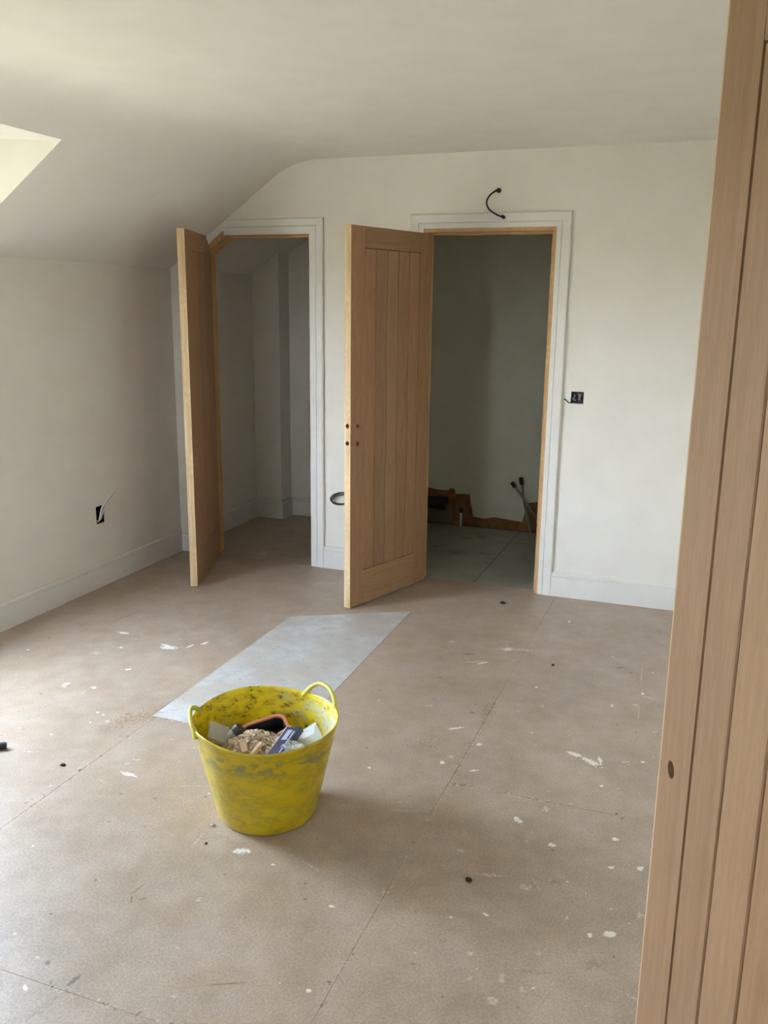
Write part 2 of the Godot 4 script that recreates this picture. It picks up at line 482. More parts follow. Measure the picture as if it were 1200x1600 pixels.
func floor_image() -> Image:
	var w := 1404
	var h := 1794
	var k := w / FLOOR_W
	var n1 := noise(11, 0.004, 4).get_image(w, h, false, false, false).get_data()
	var n2 := noise(12, 0.03, 4).get_image(w, h, false, false, false).get_data()
	var n3 := noise(13, 0.3, 2).get_image(w, h, false, false, false).get_data()
	var n4 := noise(14, 0.011, 5).get_image(w, h, false, false, false).get_data()
	var data := PackedByteArray()
	data.resize(w * h * 3)
	var j := 0
	for i in w * h:
		var dust := clampf((n4[i] - 128) / 160.0 + 0.42, 0.0, 1.0)          # pale plaster dust trodden into the board
		var v := 1.0 + (n1[i] - 128) * 0.0005 + (n2[i] - 128) * 0.0004 + (n3[i] - 128) * 0.0010
		data[j] = int(clampf((166.0 + 12.0 * dust) * v, 0, 255))
		data[j + 1] = int(clampf((145.0 + 16.0 * dust) * v, 0, 255))
		data[j + 2] = int(clampf((124.0 + 21.0 * dust) * v, 0, 255))
		j += 3
	var im := Image.create_from_data(w, h, false, Image.FORMAT_RGB8, data)
	var en := noise(15, 0.16, 3)
	var tones := [Color(0.95, 0.94, 0.92), Color(0.88, 0.86, 0.82), Color(0.2, 0.16, 0.12), Color(0.52, 0.40, 0.29)]
	var rng := RandomNumberGenerator.new()
	rng.seed = 77
	var all := MARKS.duplicate()
	for i in 260:                                                          # the small flecks between them
		var r := rng.randf_range(0.002, 0.006)
		all.append([rng.randf_range(0.1, 3.4), rng.randf_range(0.1, 4.3), r, 0.0, 0.0, r * rng.randf_range(0.5, 1.0), 0 if rng.randf() < 0.3 else (1 if rng.randf() < 0.5 else 2)])
	for i in 40:                                                           # hair-thin scratches
		var a := rng.randf_range(-0.7, 0.7)
		var l := rng.randf_range(0.02, 0.10)
		all.append([rng.randf_range(0.1, 3.4), rng.randf_range(0.3, 4.0), cos(a) * l, sin(a) * l, -sin(a) * 0.0018, cos(a) * 0.0018, 1])
	for e in [[2.488, 1.5, 2.488, 2.45, 60], [2.5, 2.172, 2.9, 2.172, 34], [1.258, 2.25, 1.258, 3.0, 34], [1.85, 3.428, 2.25, 3.428, 40], [2.486, 2.5, 2.486, 3.3, 16], [2.9, 0.4, 2.9, 0.41, 1], [1.25, 2.13, 1.5, 2.14, 22]]:
		for i in e[4]:                                                     # frayed fibres along the seams
			var t := rng.randf()
			var l := rng.randf_range(0.003, 0.012)
			var a := rng.randf() * PI
			all.append([lerpf(e[0], e[2], t) + rng.randfn() * 0.005, lerpf(e[1], e[3], t) + rng.randfn() * 0.005, cos(a) * l, sin(a) * l, -sin(a) * 0.002, cos(a) * 0.002, 1 if rng.randf() < 0.65 else 2])
	for m in all:
		var c := Vector2(m[0], m[1] + 0.1) * k
		var A := Vector2(m[2], m[3]) * k
		var B := Vector2(m[4], m[5]) * k
		if A.length() < 1.1: A = A.normalized() * 1.1
		if B.length() < 0.9: B = B.normalized() * 0.9
		var inv := Transform2D(A, B, Vector2.ZERO).affine_inverse()
		var ext := Vector2(absf(A.x) + absf(B.x), absf(A.y) + absf(B.y)) * 1.5 + Vector2(2, 2)
		var kind: int = m[6]
		for y in range(maxi(0, int(c.y - ext.y)), mini(h, int(c.y + ext.y) + 1)):
			for x in range(maxi(0, int(c.x - ext.x)), mini(w, int(c.x + ext.x) + 1)):
				var d := (inv * (Vector2(x, y) - c)).length()
				var e := en.get_noise_2d(x, y)
				var f := clampf((1.08 + e * (0.7 if kind < 2 else 0.5) - d) * [3.0, 1.5, 2.5, 1.1][kind], 0.0, 1.0)
				f *= [0.9, 0.42 + 0.5 * e, 0.42, 0.30 + 0.7 * e][kind]
				if f > 0.0:
					im.set_pixel(x, y, im.get_pixel(x, y).lerp(tones[kind], clampf(f, 0.0, 1.0)))
	return im

func tub_images() -> Array:
	var w := 768
	var h := 320
	var outer := Image.create(w, h, false, Image.FORMAT_RGB8)
	var inner := Image.create(w, h, false, Image.FORMAT_RGB8)
	var a := noise(31, 0.012, 4)
	var b := noise(32, 0.035, 5)
	var c := noise(33, 0.09, 3)
	var yel := Color(0.80, 0.69, 0.02)
	var R := w / TAU
	for y in h:
		var v := 1.0 - y / (h - 1.0)                                       # 1 at the rim
		for x in w:
			var t := TAU * x / w
			var p := Vector3(cos(t) * R, y, sin(t) * R)
			var na := a.get_noise_3dv(p)
			var nb := b.get_noise_3dv(p)
			var nc := c.get_noise_3dv(p)
			# outside: yellow rubber under a film of dried plaster, greyer patches near the rim, a brown tide mark
			var col := yel.lerp(Color(0.58, 0.49, 0.06), clampf(0.30 + na * 0.9, 0.0, 0.8))
			col = col.lerp(Color(0.76, 0.71, 0.28), clampf(nb * 1.4 + 0.12, 0.0, 0.55))
			var front := clampf(1.0 - absf(v - 0.80) / 0.11, 0.0, 1.0)
			col = col.lerp(Color(0.52, 0.49, 0.42), clampf((nb + na * 0.7 + 0.02) * 4.5, 0.0, 0.85) * front)
			col = col.lerp(Color(0.46, 0.39, 0.14), clampf((nc + nb - 0.10) * 1.0, 0.0, 0.26) * clampf(0.35 + na, 0.0, 1.0))
			col = col.lerp(yel, clampf((na - nb) * 2.0 - 0.25, 0.0, 0.8))
			outer.set_pixel(x, y, col)
			# inside: brighter yellow with flakes of dirt, one side pale with plaster and painted light
			var ci := Color(0.92, 0.82, 0.03).lerp(Color(0.72, 0.62, 0.05), clampf(0.3 + nb, 0.0, 0.6))
			ci = ci.lerp(Color(0.38, 0.29, 0.10), clampf((nc * 0.8 + nb * 0.9 - 0.34) * 4.0, 0.0, 0.7))
			inner.set_pixel(x, y, ci)
	# ragged pale splashes: set plaster, with light on that side painted in too
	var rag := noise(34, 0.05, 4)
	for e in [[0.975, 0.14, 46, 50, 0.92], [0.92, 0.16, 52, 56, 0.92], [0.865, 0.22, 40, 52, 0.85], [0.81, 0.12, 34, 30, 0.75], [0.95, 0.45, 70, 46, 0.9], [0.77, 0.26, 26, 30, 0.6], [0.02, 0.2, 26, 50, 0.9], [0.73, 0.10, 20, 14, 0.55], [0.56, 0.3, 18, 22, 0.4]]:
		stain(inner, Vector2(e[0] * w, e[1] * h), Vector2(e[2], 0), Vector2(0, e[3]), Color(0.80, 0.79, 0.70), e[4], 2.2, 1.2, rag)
	return [tex(outer), tex(inner)]

func make_materials():
	M.wall = mottled(1, Color(0.925, 0.908, 0.872), Color(0.905, 0.885, 0.848), 0.02, 256, 1.3, 0.85)
	M.trim = mottled(2, Color(0.90, 0.89, 0.865), Color(0.875, 0.865, 0.84), 0.03, 128, 0.6, 0.55)
	M.wet_wall = mottled(3, Color(0.88, 0.87, 0.80), Color(0.85, 0.84, 0.76), 0.012, 256, 1.1, 0.9)
	M.tile = mat(Color.WHITE, 0.3)
	M.tile.albedo_texture = tex(tile_image())
	M.bare_board = mottled(5, Color(0.48, 0.33, 0.18), Color(0.62, 0.46, 0.28), 0.04, 128, 0.5, 0.9)
	var oak := tex(wood_image(41, Color(0.755, 0.635, 0.515), Color(0.60, 0.475, 0.36), 0.9, 0.5))
	var pale := tex(wood_image(51, Color(0.885, 0.79, 0.63), Color(0.66, 0.51, 0.34), 0.85, 1.1))
	var i := 0
	for t in [Color(0.92, 0.885, 0.82), Color(0.97, 0.955, 0.93) * Color(0.92, 0.885, 0.82), Color(1.0, 0.975, 0.95) * Color(0.92, 0.885, 0.82), Color(0.94, 0.93, 0.92) * Color(0.92, 0.885, 0.82)]:
		M["oak%d" % i] = wood_mat(oak, Vector3(0.31 * i, 0.37 * i, 0.13 * i), t)
		i += 1
	M.edge = wood_mat(pale, Vector3(0.2, 0.1, 0.45), Color.WHITE)
	M.pine = wood_mat(pale, Vector3(0.6, 0.4, 0.1), Color(0.98, 0.92, 0.84))
	M.floor = mat(Color.WHITE, 0.42)
	M.floor.metallic_specular = 0.7
	M.floor.albedo_texture = tex(floor_image())
	M.subfloor = mat(Color(0.30, 0.24, 0.18), 0.9)
	M.sheet = mat(Color.WHITE, 0.45)
	M.sheet.albedo_texture = tex(sheet_image())
	M.black = mat(Color(0.035, 0.035, 0.038), 0.5)
	M.dark_metal = mat(Color(0.16, 0.15, 0.14), 0.4, 0.6)
	M.zinc = mat(Color(0.42, 0.42, 0.41), 0.45, 0.7)
	M.grey_cable = mat(Color(0.52, 0.51, 0.48), 0.5)
	M.white_cable = mat(Color(0.85, 0.84, 0.80), 0.5)
	M.white_plastic = mat(Color(0.88, 0.88, 0.86), 0.35)
	M.pane = mat(Color(0.96, 0.98, 0.98, 0.06), 0.02)
	M.pane.transparency = BaseMaterial3D.TRANSPARENCY_ALPHA
	var t2 := tub_images()
	M.tub_out = mat(Color.WHITE, 0.42)
	M.tub_out.albedo_texture = t2[0]
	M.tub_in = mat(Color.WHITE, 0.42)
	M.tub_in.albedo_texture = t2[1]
	M.tub_rim = mat(Color(0.84, 0.80, 0.36), 0.5)

# ---------------------------------------------------------------- builders of the setting
const PLANK := 0.094
const STILE := 0.108
const LEAF_W := 0.686
const LEAF_H := 1.981
const LEAF_T := 0.040

func piece(called: String, at: Vector3, h: Vector3, m: Material, parent: Node, lying := false, c := 0.0012) -> MeshInstance3D:
	var st := new_st()
	add_chamfer(st, Vector3.ZERO, Vector3(h.y, h.x, h.z) if lying else h, c)
	var o := obj(called, st, m, parent)
	o.position = at
	if lying:
		o.rotation.z = PI / 2
	return o

func drilled(called: String, at: Vector3, size: Vector3, m: Material, holes: Array, parent: Node):
	var b := CSGBox3D.new()
	b.name = called
	b.size = size
	b.material = m
	for h in holes:
		var c := CSGCylinder3D.new()
		c.name = "bore"
		c.operation = CSGShape3D.OPERATION_SUBTRACTION
		c.radius = h[1]
		c.height = h[2]
		c.sides = 20
		c.material = m
		b.add_child(c, true)
		c.position = h[0] - at
		c.rotation = h[3]
	parent.add_child(b, true)
	b.position = at

# an oak door leaf: origin at the foot of its hinge edge, x towards the free edge, the side that the room sees at z = 0
func leaf(called: String, at: Vector3, turn: float, clipped: bool, face_holes: Array, edge_holes: Array, tone: int) -> Node3D:
	var d := holder(called, at, turn)
	var bot := 0.19
	var top := 0.104
	var t := LEAF_T / 2
	var mid_x := (STILE + LEAF_W - STILE) / 2
	var hm: Material = M["oak%d" % (tone % 4)]
	if clipped:
		var st := new_st()
		add_extrude(st, poly([[0, 0], [STILE, 0], [STILE, LEAF_H - 0.026], [0, LEAF_H - 0.105]]), XY, 0, LEAF_T)
		obj("stile", st, hm, d)
		st = new_st()
		var y0 := LEAF_H - top
		add_extrude(st, poly([[y0, -STILE - 0.0008], [y0, -LEAF_W + STILE], [LEAF_H, -LEAF_W + STILE], [LEAF_H, -0.144], [LEAF_H - 0.026, -STILE - 0.0008]]), XY, 0.0002, LEAF_T - 0.0002)
		obj("top_rail", st, M["oak%d" % ((tone + 2) % 4)], d).rotation.z = PI / 2
	else:
		piece("stile", Vector3(STILE / 2, LEAF_H / 2, t), Vector3(STILE / 2, LEAF_H / 2, t), hm, d)
		piece("top_rail", Vector3(mid_x, LEAF_H - top / 2, t), Vector3(mid_x - STILE - 0.0004, top / 2, t - 0.0002), M["oak%d" % ((tone + 2) % 4)], d, true)
	var holes := []
	var lip := []
	for h in face_holes:
		holes.append([Vector3(LEAF_W - h[0], h[1], t), 0.0122, 0.06, Vector3(PI / 2, 0, 0)])
	for h in edge_holes:
		holes.append([Vector3(LEAF_W - 0.04, h, t), 0.0125, 0.09, Vector3(0, 0, PI / 2)])
		lip.append(holes[-1])
	drilled("stile", Vector3(LEAF_W - STILE / 2 - 0.002, LEAF_H / 2, t), Vector3(STILE - 0.004, LEAF_H, LEAF_T), M["oak%d" % ((tone + 1) % 4)], holes, d)
	drilled("edge_lipping", Vector3(LEAF_W - 0.002, LEAF_H / 2, t), Vector3(0.004, LEAF_H, LEAF_T), M.edge, lip, d)
	piece("bottom_rail", Vector3(mid_x, bot / 2, t), Vector3(mid_x - STILE - 0.0004, bot / 2, t - 0.0002), M["oak%d" % ((tone + 3) % 4)], d, true)
	var ph := (LEAF_H - top - bot) / 2
	piece("core_panel", Vector3(mid_x, bot + ph, t), Vector3(mid_x - STILE, ph, 0.004), M.groove, d)
	for side in [0.0087, LEAF_T - 0.0087]:
		for i in 5:
			piece("plank", Vector3(STILE + PLANK * (i + 0.5), bot + ph, side), Vector3(PLANK / 2 - 0.0024, ph - 0.0024, 0.0072), M["oak%d" % ((tone + i * 3 + 1) % 4)], d, false, 0.0018)
	return d

# a moulded strip along a straight line, its ends cut square (0) or mitred (1): profile in (distance from the opening, height off the wall)
func moulding(st: SurfaceTool, prof: Array, a: Vector3, b: Vector3, out: Vector3, up: Vector3, ma := 0.0, mb := 0.0):
	var dir := (b - a).normalized()
	var A := []
	var B := []
	var mid := Vector3.ZERO
	for p in prof:
		A.append(a + out * p[0] + up * p[1] - dir * p[0] * ma)
		B.append(b + out * p[0] + up * p[1] + dir * p[0] * mb)
		mid += A[-1] + B[-1]
	mid /= 2.0 * prof.size()
	for i in prof.size():
		var j := (i + 1) % prof.size()
		var e: Vector2 = Vector2(prof[j][0], prof[j][1]) - Vector2(prof[i][0], prof[i][1])
		var n := (out * -e.y + up * e.x).normalized()
		tri(st, A[i], A[j], B[j], n)
		tri(st, A[i], B[j], B[i], n)
	var ix := Geometry2D.triangulate_polygon(poly(prof))
	for k in range(0, ix.size(), 3):
		flat(st, A[ix[k]], A[ix[k + 1]], A[ix[k + 2]], mid)
		flat(st, B[ix[k]], B[ix[k + 1]], B[ix[k + 2]], mid)

const SKIRT := [[0, 0], [0, 0.016], [0.113, 0.016], [0.115, 0.0125], [0.118, 0.0125], [0.120, 0.015], [0.132, 0.015], [0.140, 0.009], [0.140, 0]]

func skirting(a: Vector3, b: Vector3, up: Vector3, parent: Node, ma := 0.0, mb := 0.0):
	var st := new_st()
	moulding(st, SKIRT, a, b, Vector3.UP, up, ma, mb)
	obj("skirting_length", st, M.trim, parent)

func doorway(called: String, xl: float, xr: float, wide: float, clipped: bool, label: String, reveal := 0.020) -> Node3D:
	var yt := 1.998
	var t := holder(called, Vector3.ZERO)
	struct(t, label, "door frame")
	var jl := 1.895 if clipped else yt
	piece("jamb", Vector3(xl - 0.014, jl / 2, -0.06), Vector3(0.014, jl / 2, 0.0605), M.pine, t)
	piece("jamb", Vector3(xr + 0.014, yt / 2, -0.06), Vector3(0.014, yt / 2, 0.0605), M.pine, t)
	var hx := xl + 0.14 if clipped else xl - 0.028
	piece("head", Vector3((hx + xr + 0.028) / 2, yt + 0.014, -0.06), Vector3((xr + 0.028 - hx) / 2, 0.014, 0.0605), M.pine, t, true)
	piece("stop_bead", Vector3(xr - 0.006, yt / 2, -0.06), Vector3(0.006, yt / 2, 0.018), M.pine, t)
	piece("stop_bead", Vector3(xl + 0.006, jl / 2, -0.06), Vector3(0.006, jl / 2, 0.018), M.pine, t)
	piece("stop_bead", Vector3((hx + xr) / 2, yt - 0.006, -0.06), Vector3((xr - hx) / 2 - 0.013, 0.006, 0.018), M.pine, t, true)
	if clipped:
		var dg := Vector2(0.145, 0.105)
		var o := piece("angled_head", Vector3(xl + 0.068 - 0.006, yt - 0.052 + 0.010, -0.06), Vector3(dg.length() / 2 + 0.006, 0.014, 0.0605), M.pine, t)
		o.rotation.z = dg.angle()
	var prof := [[reveal, 0], [reveal, 0.012], [0.044, 0.013], [0.046, 0.0095], [0.049, 0.0095], [0.051, 0.015], [wide - 0.006, 0.018], [wide, 0.014], [wide, 0]]
	var st := new_st()
	moulding(st, prof, Vector3(xr, 0, 0), Vector3(xr, yt, 0), Vector3.RIGHT, Vector3.BACK, 0, 1)
	obj("architrave_leg", st, M.trim, t)
	st = new_st()
	moulding(st, prof, Vector3(xl, 0, 0), Vector3(xl, 1.84 if clipped else yt, 0), Vector3.LEFT, Vector3.BACK, 0, 0.0 if clipped else 1.0)
	obj("architrave_leg", st, M.trim, t)
	st = new_st()
	moulding(st, prof, Vector3(xl + 0.135 if clipped else xl, yt, 0), Vector3(xr, yt, 0), Vector3.UP, Vector3.BACK, -0.3 if clipped else 1.0, 1)
	obj("architrave_head", st, M.trim, t)
	return t

func ceiling_line(from_x: float) -> Array:
	var p := []
	var slope := (CEIL - KNEE) / SLOPE_X
	p.append(Vector2(from_x, KNEE + slope * from_x))
	var a := Vector2(SLOPE_X - 0.131, CEIL - 0.0917)
	var c := Vector2(SLOPE_X, CEIL)
	var b := Vector2(SLOPE_X + 0.16, CEIL)
	for i in 21:
		var t := i / 20.0
		p.append(a.lerp(c, t).lerp(c.lerp(b, t), t))
	return p

func build_shell():
	# floor: a deck and the protection boards laid over it
	var fl := holder("floor")
	struct(fl)
	var st := new_st()
	add_box(st, Vector3(-0.25, -0.15, -1.5), Vector3(4.9, -0.0035, FRONT))
	obj("deck", st, M.subfloor, fl)
	var g := 0.0004
	for r in [[0.0, 1.26, 0.0, 1.11], [0.0, 1.26, 1.11, 3.55], [0.0, 1.26, 3.55, FRONT], [1.26, 2.49, 0.0, 0.99], [1.26, 2.49, 0.99, 3.43], [1.26, 2.49, 3.43, FRONT],
			[2.49, RIGHT, 0.0, 2.175], [2.49, RIGHT, 2.175, 4.61], [2.49, RIGHT, 4.61, FRONT], [0.0, 1.06, -1.21, -0.12], [0.25, 0.95, -0.12, 0.0], [1.67, 2.362, -0.05, 0.0], [RIGHT, 4.9, 4.31, FRONT], [3.62, 4.9, 3.9, 4.31]]:
		floor_board(r[0] + g, r[1] - g, r[2] + g, r[3] - g, fl)
	st = new_st()
	var corner := [Vector2(1.242, 0.892), Vector2(1.806, 0.57), Vector2(1.835, 2.118), Vector2(1.246, 2.132)]
	var lay := func(p, y): return [Vector3(p.x, y, p.y), Vector3.UP, Vector2((p.x - 1.2) / 0.66, (p.y - 0.55) / 1.6)]
	smooth_quad(st, lay.call(corner[0], 0.0012), lay.call(corner[1], 0.0012), lay.call(corner[2], 0.0012), lay.call(corner[3], 0.0012))
	for i in 4:
		var e0: Vector2 = corner[i]
		var e1: Vector2 = corner[(i + 1) % 4]
		var en := (e1 - e0).orthogonal().normalized()
		if en.dot(e0 - Vector2(1.5, 1.4)) < 0: en = -en
		var q := []
		for c in [[e0, 0.0012], [e1, 0.0012], [e1, 0.0002], [e0, 0.0002]]:
			var v: Array = lay.call(c[0], c[1])
			v[1] = Vector3(en.x, 0, en.y)
			q.append(v)
		smooth_quad(st, q[0], q[1], q[2], q[3])
	obj("board", st, M.sheet, fl).set_meta("label", "pale grey offcut sheet laid over the brown boards")
	for r in [[1.14, 1.984], [1.989, 2.75]]:
		floor_board(r[0], r[1], -1.376, -0.056, fl, "tile", M.tile, -0.001, func(p): return Vector2((p.x - 1.14) / 1.61, (p.z + 1.38) / 1.33))
	# left wall below the slope, with the dormer opening and a socket hole
	st = new_st()
	for b in [[0.0, KNEE + 0.02, -1.5, 0.775], [0.0, 0.368, 0.775, 0.844], [0.469, KNEE + 0.02, 0.775, 0.844], [0.0, KNEE + 0.02, 0.844, DORM_A], [0.0, SILL - 0.025, DORM_A, DORM_B], [0.0, KNEE + 0.02, DORM_B, FRONT + 0.12]]:
		add_box(st, Vector3(-0.25, b[0], b[2]), Vector3(0, b[1], b[3]))
	add_box(st, Vector3(-0.25, 0.368, 0.775), Vector3(-0.04, 0.469, 0.844))
	struct(obj("wall_left", st, M.wall))
	# back wall with its two doorways
	st = new_st()
	add_extrude(st, poly([[0, 0], [0.222, 0], [0.222, 1.905], [0.375, 2.026], [0.978, 2.026], [0.978, 0], [1.642, 0], [1.642, 2.026], [2.39, 2.026], [2.39, 0], [2.505, 0], [2.505, CEIL + 0.03], [SLOPE_X, CEIL + 0.03], [0, KNEE + 0.03]]), XY, -0.12, 0)
	for b in [[2.505, RIGHT + 0.1, 0.0, 1.098], [2.505, RIGHT + 0.1, 1.163, CEIL + 0.03], [2.573, RIGHT + 0.1, 1.098, 1.163]]:
		add_box(st, Vector3(b[0], b[2], -0.12), Vector3(b[1], b[3], 0))
	add_box(st, Vector3(2.505, 1.098, -0.12), Vector3(2.573, 1.163, -0.036))
	struct(obj("wall_back", st, M.wall))
	# ceiling: the slope over the left side and the flat, in one skin, open at the dormer
	st = new_st()
	for s in [[-1.5, DORM_A, 0.0], [DORM_A, DORM_B, DORM_X], [DORM_B, FRONT + 0.12, 0.0]]:
		var pts := ceiling_line(s[2])
		var p := PackedVector2Array(pts)
		p.append(Vector2(4.9, CEIL))
		p.append(Vector2(4.9, CEIL + 0.14))
		p.append(Vector2(SLOPE_X, CEIL + 0.14))
		p.append(pts[0] + Vector2(0, 0.14))
		add_extrude(st, p, XY, s[0], s[1])
	struct(obj("ceiling", st, M.wall))
	# dormer
	st = new_st()
	add_extrude(st, poly([[DORM_X, DORM_Y], [-0.4, DORM_Y + 0.055], [-0.4, DORM_Y + 0.17], [DORM_X, DORM_Y + 0.14]]), XY, DORM_A - 0.1, DORM_B + 0.1)
	struct(obj("ceiling_dormer", st, M.wall))
	for z in [DORM_A - 0.1, DORM_B]:
		st = new_st()
		add_extrude(st, poly([[0, KNEE], [DORM_X, DORM_Y], [DORM_X, DORM_Y + 0.1], [-0.25, DORM_Y + 0.13], [-0.25, KNEE]]), XY, z - 0.002, z + 0.102)
		struct(obj("wall_dormer_far" if z < 2 else "wall_dormer_near", st, M.wall))
	st = new_st()
	add_box(st, Vector3(PANE_X - 0.09, HEAD, DORM_A - 0.05), Vector3(PANE_X, DORM_Y + 0.12, DORM_B + 0.05))
	for z in [[DORM_A - 0.05, WIN_A], [WIN_B, DORM_B + 0.05]]:
		add_box(st, Vector3(PANE_X - 0.09, SILL - 0.05, z[0]), Vector3(PANE_X, HEAD, z[1]))
	struct(obj("wall_dormer_face", st, M.wall))
	build_window("window_1", Vector3(PANE_X, SILL, WIN_A), 0.0, WIN_B - WIN_A, HEAD - SILL, 0.18, "white dormer window in the left wall")
	build_window("window_2", Vector3(1.3, 1.20, FRONT + 0.05), PI / 2, 0.6, 0.7, 0.07, "added white window, out of view, that brightens the two doorways")  # unseen window, added as fill light for the cupboard and washroom
	# the walls behind and beside the viewer, and the landing beyond the doorway
	st = new_st()
	for b in [[-0.25, 1.3, 0.0, CEIL + 0.03], [1.9, 4.9, 0.0, CEIL + 0.03], [1.3, 1.9, 0.0, 1.20], [1.3, 1.9, 1.90, CEIL + 0.03]]:
		add_box(st, Vector3(b[0], b[2], FRONT), Vector3(b[1], b[3], FRONT + 0.12))
	struct(obj("wall_front", st, M.wall))
	st = new_st()
	add_extrude(st, poly([[-0.12, 0], [4.28, 0], [4.28, 2.03], [5.03, 2.03], [5.03, 0], [FRONT, 0], [FRONT, CEIL + 0.03], [-0.12, CEIL + 0.03]]), ZY, RIGHT, RIGHT + 0.12)
	struct(obj("wall_right", st, M.wall))
	st = new_st()
	add_box(st, Vector3(4.78, 0, 3.78), Vector3(4.9, CEIL + 0.03, FRONT))
	add_box(st, Vector3(RIGHT + 0.12, 0, 3.78), Vector3(4.78, CEIL + 0.03, 3.9))
	struct(obj("wall_landing", st, M.wall))
	# cupboard behind the left doorway
	st = new_st()
	add_box(st, Vector3(-0.25, 0, -1.5), Vector3(1.06, CEIL + 0.03, -1.21))
	add_box(st, Vector3(0.315, 0.27, -1.21), Vector3(0.75, 1.98, -1.198))
	struct(obj("wall_cupboard", st, M.wall))
	st = new_st()
	add_box(st, Vector3(-0.02, 0, -1.21), Vector3(0.213, CEIL + 0.03, -1.045))
	struct(obj("wall_pillar", st, M.wall))
	st = new_st()
	add_box(st, Vector3(1.06, 0, -1.5), Vector3(1.14, CEIL + 0.03, -0.12))
	struct(obj("wall_partition", st, M.wet_wall))
	# washroom behind the right doorway: bare board with a plaster coat that stops short of the floor
	st = new_st()
	add_box(st, Vector3(1.14, -0.1, -1.5), Vector3(2.75, CEIL + 0.03, -1.397))
	struct(obj("wall_washroom", st, M.bare_board))
	st = new_st()
	add_extrude(st, poly([[1.14, 0.268], [1.27, 0.272], [1.36, 0.258], [1.44, 0.262], [1.445, 0.279], [1.485, 0.274], [1.49, 0.238], [1.60, 0.245], [1.612, 0.17], [1.635, 0.076], [1.72, 0.070], [1.80, 0.088], [1.90, 0.079], [2.0, 0.072], [2.012, 0.12], [2.032, 0.214], [2.10, 0.23], [2.75, 0.25], [2.75, CEIL + 0.02], [1.14, CEIL + 0.02]]), XY, -1.4, -1.38)
	struct(obj("wall_washroom_plaster", st, M.wet_wall))
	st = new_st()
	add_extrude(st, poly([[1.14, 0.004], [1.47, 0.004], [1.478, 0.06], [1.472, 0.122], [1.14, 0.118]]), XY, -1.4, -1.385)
	struct(obj("wall_washroom_shaded", st, M.shaded_wall))  # wall under the soil pipe, the pipe's shadow put into its colour
	st = new_st()
	add_box(st, Vector3(2.75, 0, -1.5), Vector3(2.87, CEIL + 0.03, -0.12))
	struct(obj("wall_washroom_side", st, M.wet_wall))
	# joinery
	doorway("trim_1", 0.253, 0.95, 0.092, true, "pine lining and white architrave of the doorway with a clipped corner", 0.004)
	doorway("trim_2", 1.67, 2.362, 0.096, false, "pine lining and white architrave of the doorway to the tiled washroom")
	var sb := holder("baseboard_back")
	struct(sb)
	skirting(Vector3(0.016, 0, 0), Vector3(0.161, 0, 0), Vector3.BACK, sb)
	skirting(Vector3(1.042, 0, 0), Vector3(1.574, 0, 0), Vector3.BACK, sb)
	skirting(Vector3(2.458, 0, 0), Vector3(RIGHT, 0, 0), Vector3.BACK, sb)
	sb = holder("baseboard_left")
	struct(sb)
	skirting(Vector3(0, 0, 0), Vector3(0, 0, FRONT), Vector3.RIGHT, sb)
	sb = holder("baseboard_right")
	struct(sb)
	skirting(Vector3(RIGHT, 0, 0.016), Vector3(RIGHT, 0, 4.2), Vector3.LEFT, sb)
	sb = holder("baseboard_cupboard")
	struct(sb)
	skirting(Vector3(0, 0, -1.029), Vector3(0, 0, -0.121), Vector3.RIGHT, sb)
	skirting(Vector3(0, 0, -1.045), Vector3(0.229, 0, -1.045), Vector3.BACK, sb)
	skirting(Vector3(0.213, 0, -1.194), Vector3(0.213, 0, -1.045), Vector3.RIGHT, sb)
	skirting(Vector3(0.213, 0, -1.21), Vector3(1.06, 0, -1.21), Vector3.BACK, sb)
	var d := leaf("door_1", Vector3(0.300, 0.008, 0.008), atan2(-0.942, 0.3356), true, [], [], 0)
	struct(d, "oak door with a clipped top corner, open in front of the cupboard", "door")
	d = leaf("door_2", Vector3(1.706, 0.008, 0.022), atan2(-0.9496, -0.3134), false, [[0.059, 0.985], [0.059, 0.891]], [0.987, 0.897], 1)
	struct(d, "oak plank door with two pairs of latch holes, open beside the washroom doorway", "door")
	d = leaf("door_3", Vector3(3.4514, 0.008, 4.301), atan2(0.9308, -0.3655), false, [[0.045, 0.997]], [], 2)
	struct(d, "oak plank door with one latch hole, standing open along the right wall", "door")

func floor_board(x0: float, x1: float, z0: float, z1: float, parent: Node, called := "board", m: Material = null, y := 0.0, uv := func(p): return Vector2(p.x / FLOOR_W, (p.z + 0.1) / FLOOR_L)):
	var st := new_st()
	var c := 0.0004
	var ring := [[x0, z0], [x1, z0], [x1, z1], [x0, z1]]
	var top := [[x0 + c, z0 + c], [x1 - c, z0 + c], [x1 - c, z1 - c], [x0 + c, z1 - c]]
	var mid := Vector3((x0 + x1) / 2, -0.0018, (z0 + z1) / 2)
	var P := []
	for k in [[top, y], [ring, y - c], [ring, y - 0.0034]]:
		for e in k[0]:
			P.append(Vector3(e[0], k[1], e[1]))
	var faces := [[0, 1, 2, 3], [8, 9, 10, 11]]
	for i in 4:
		var j := (i + 1) % 4
		faces.append([i, j, j + 4, i + 4])
		faces.append([i + 4, j + 4, j + 8, i + 8])
	for f in faces:
		var n: Vector3 = (P[f[1]] - P[f[0]]).cross(P[f[2]] - P[f[0]]).normalized()
		if n.dot((P[f[0]] + P[f[2]]) / 2 - mid) < 0:
			n = -n
		for t in [[0, 1, 2], [0, 2, 3]]:
			smooth_tri(st, [P[f[t[0]]], n, uv.call(P[f[t[0]]])], [P[f[t[1]]], n, uv.call(P[f[t[1]]])], [P[f[t[2]]], n, uv.call(P[f[t[2]]])])
	obj(called, st, m if m else M.floor, parent)

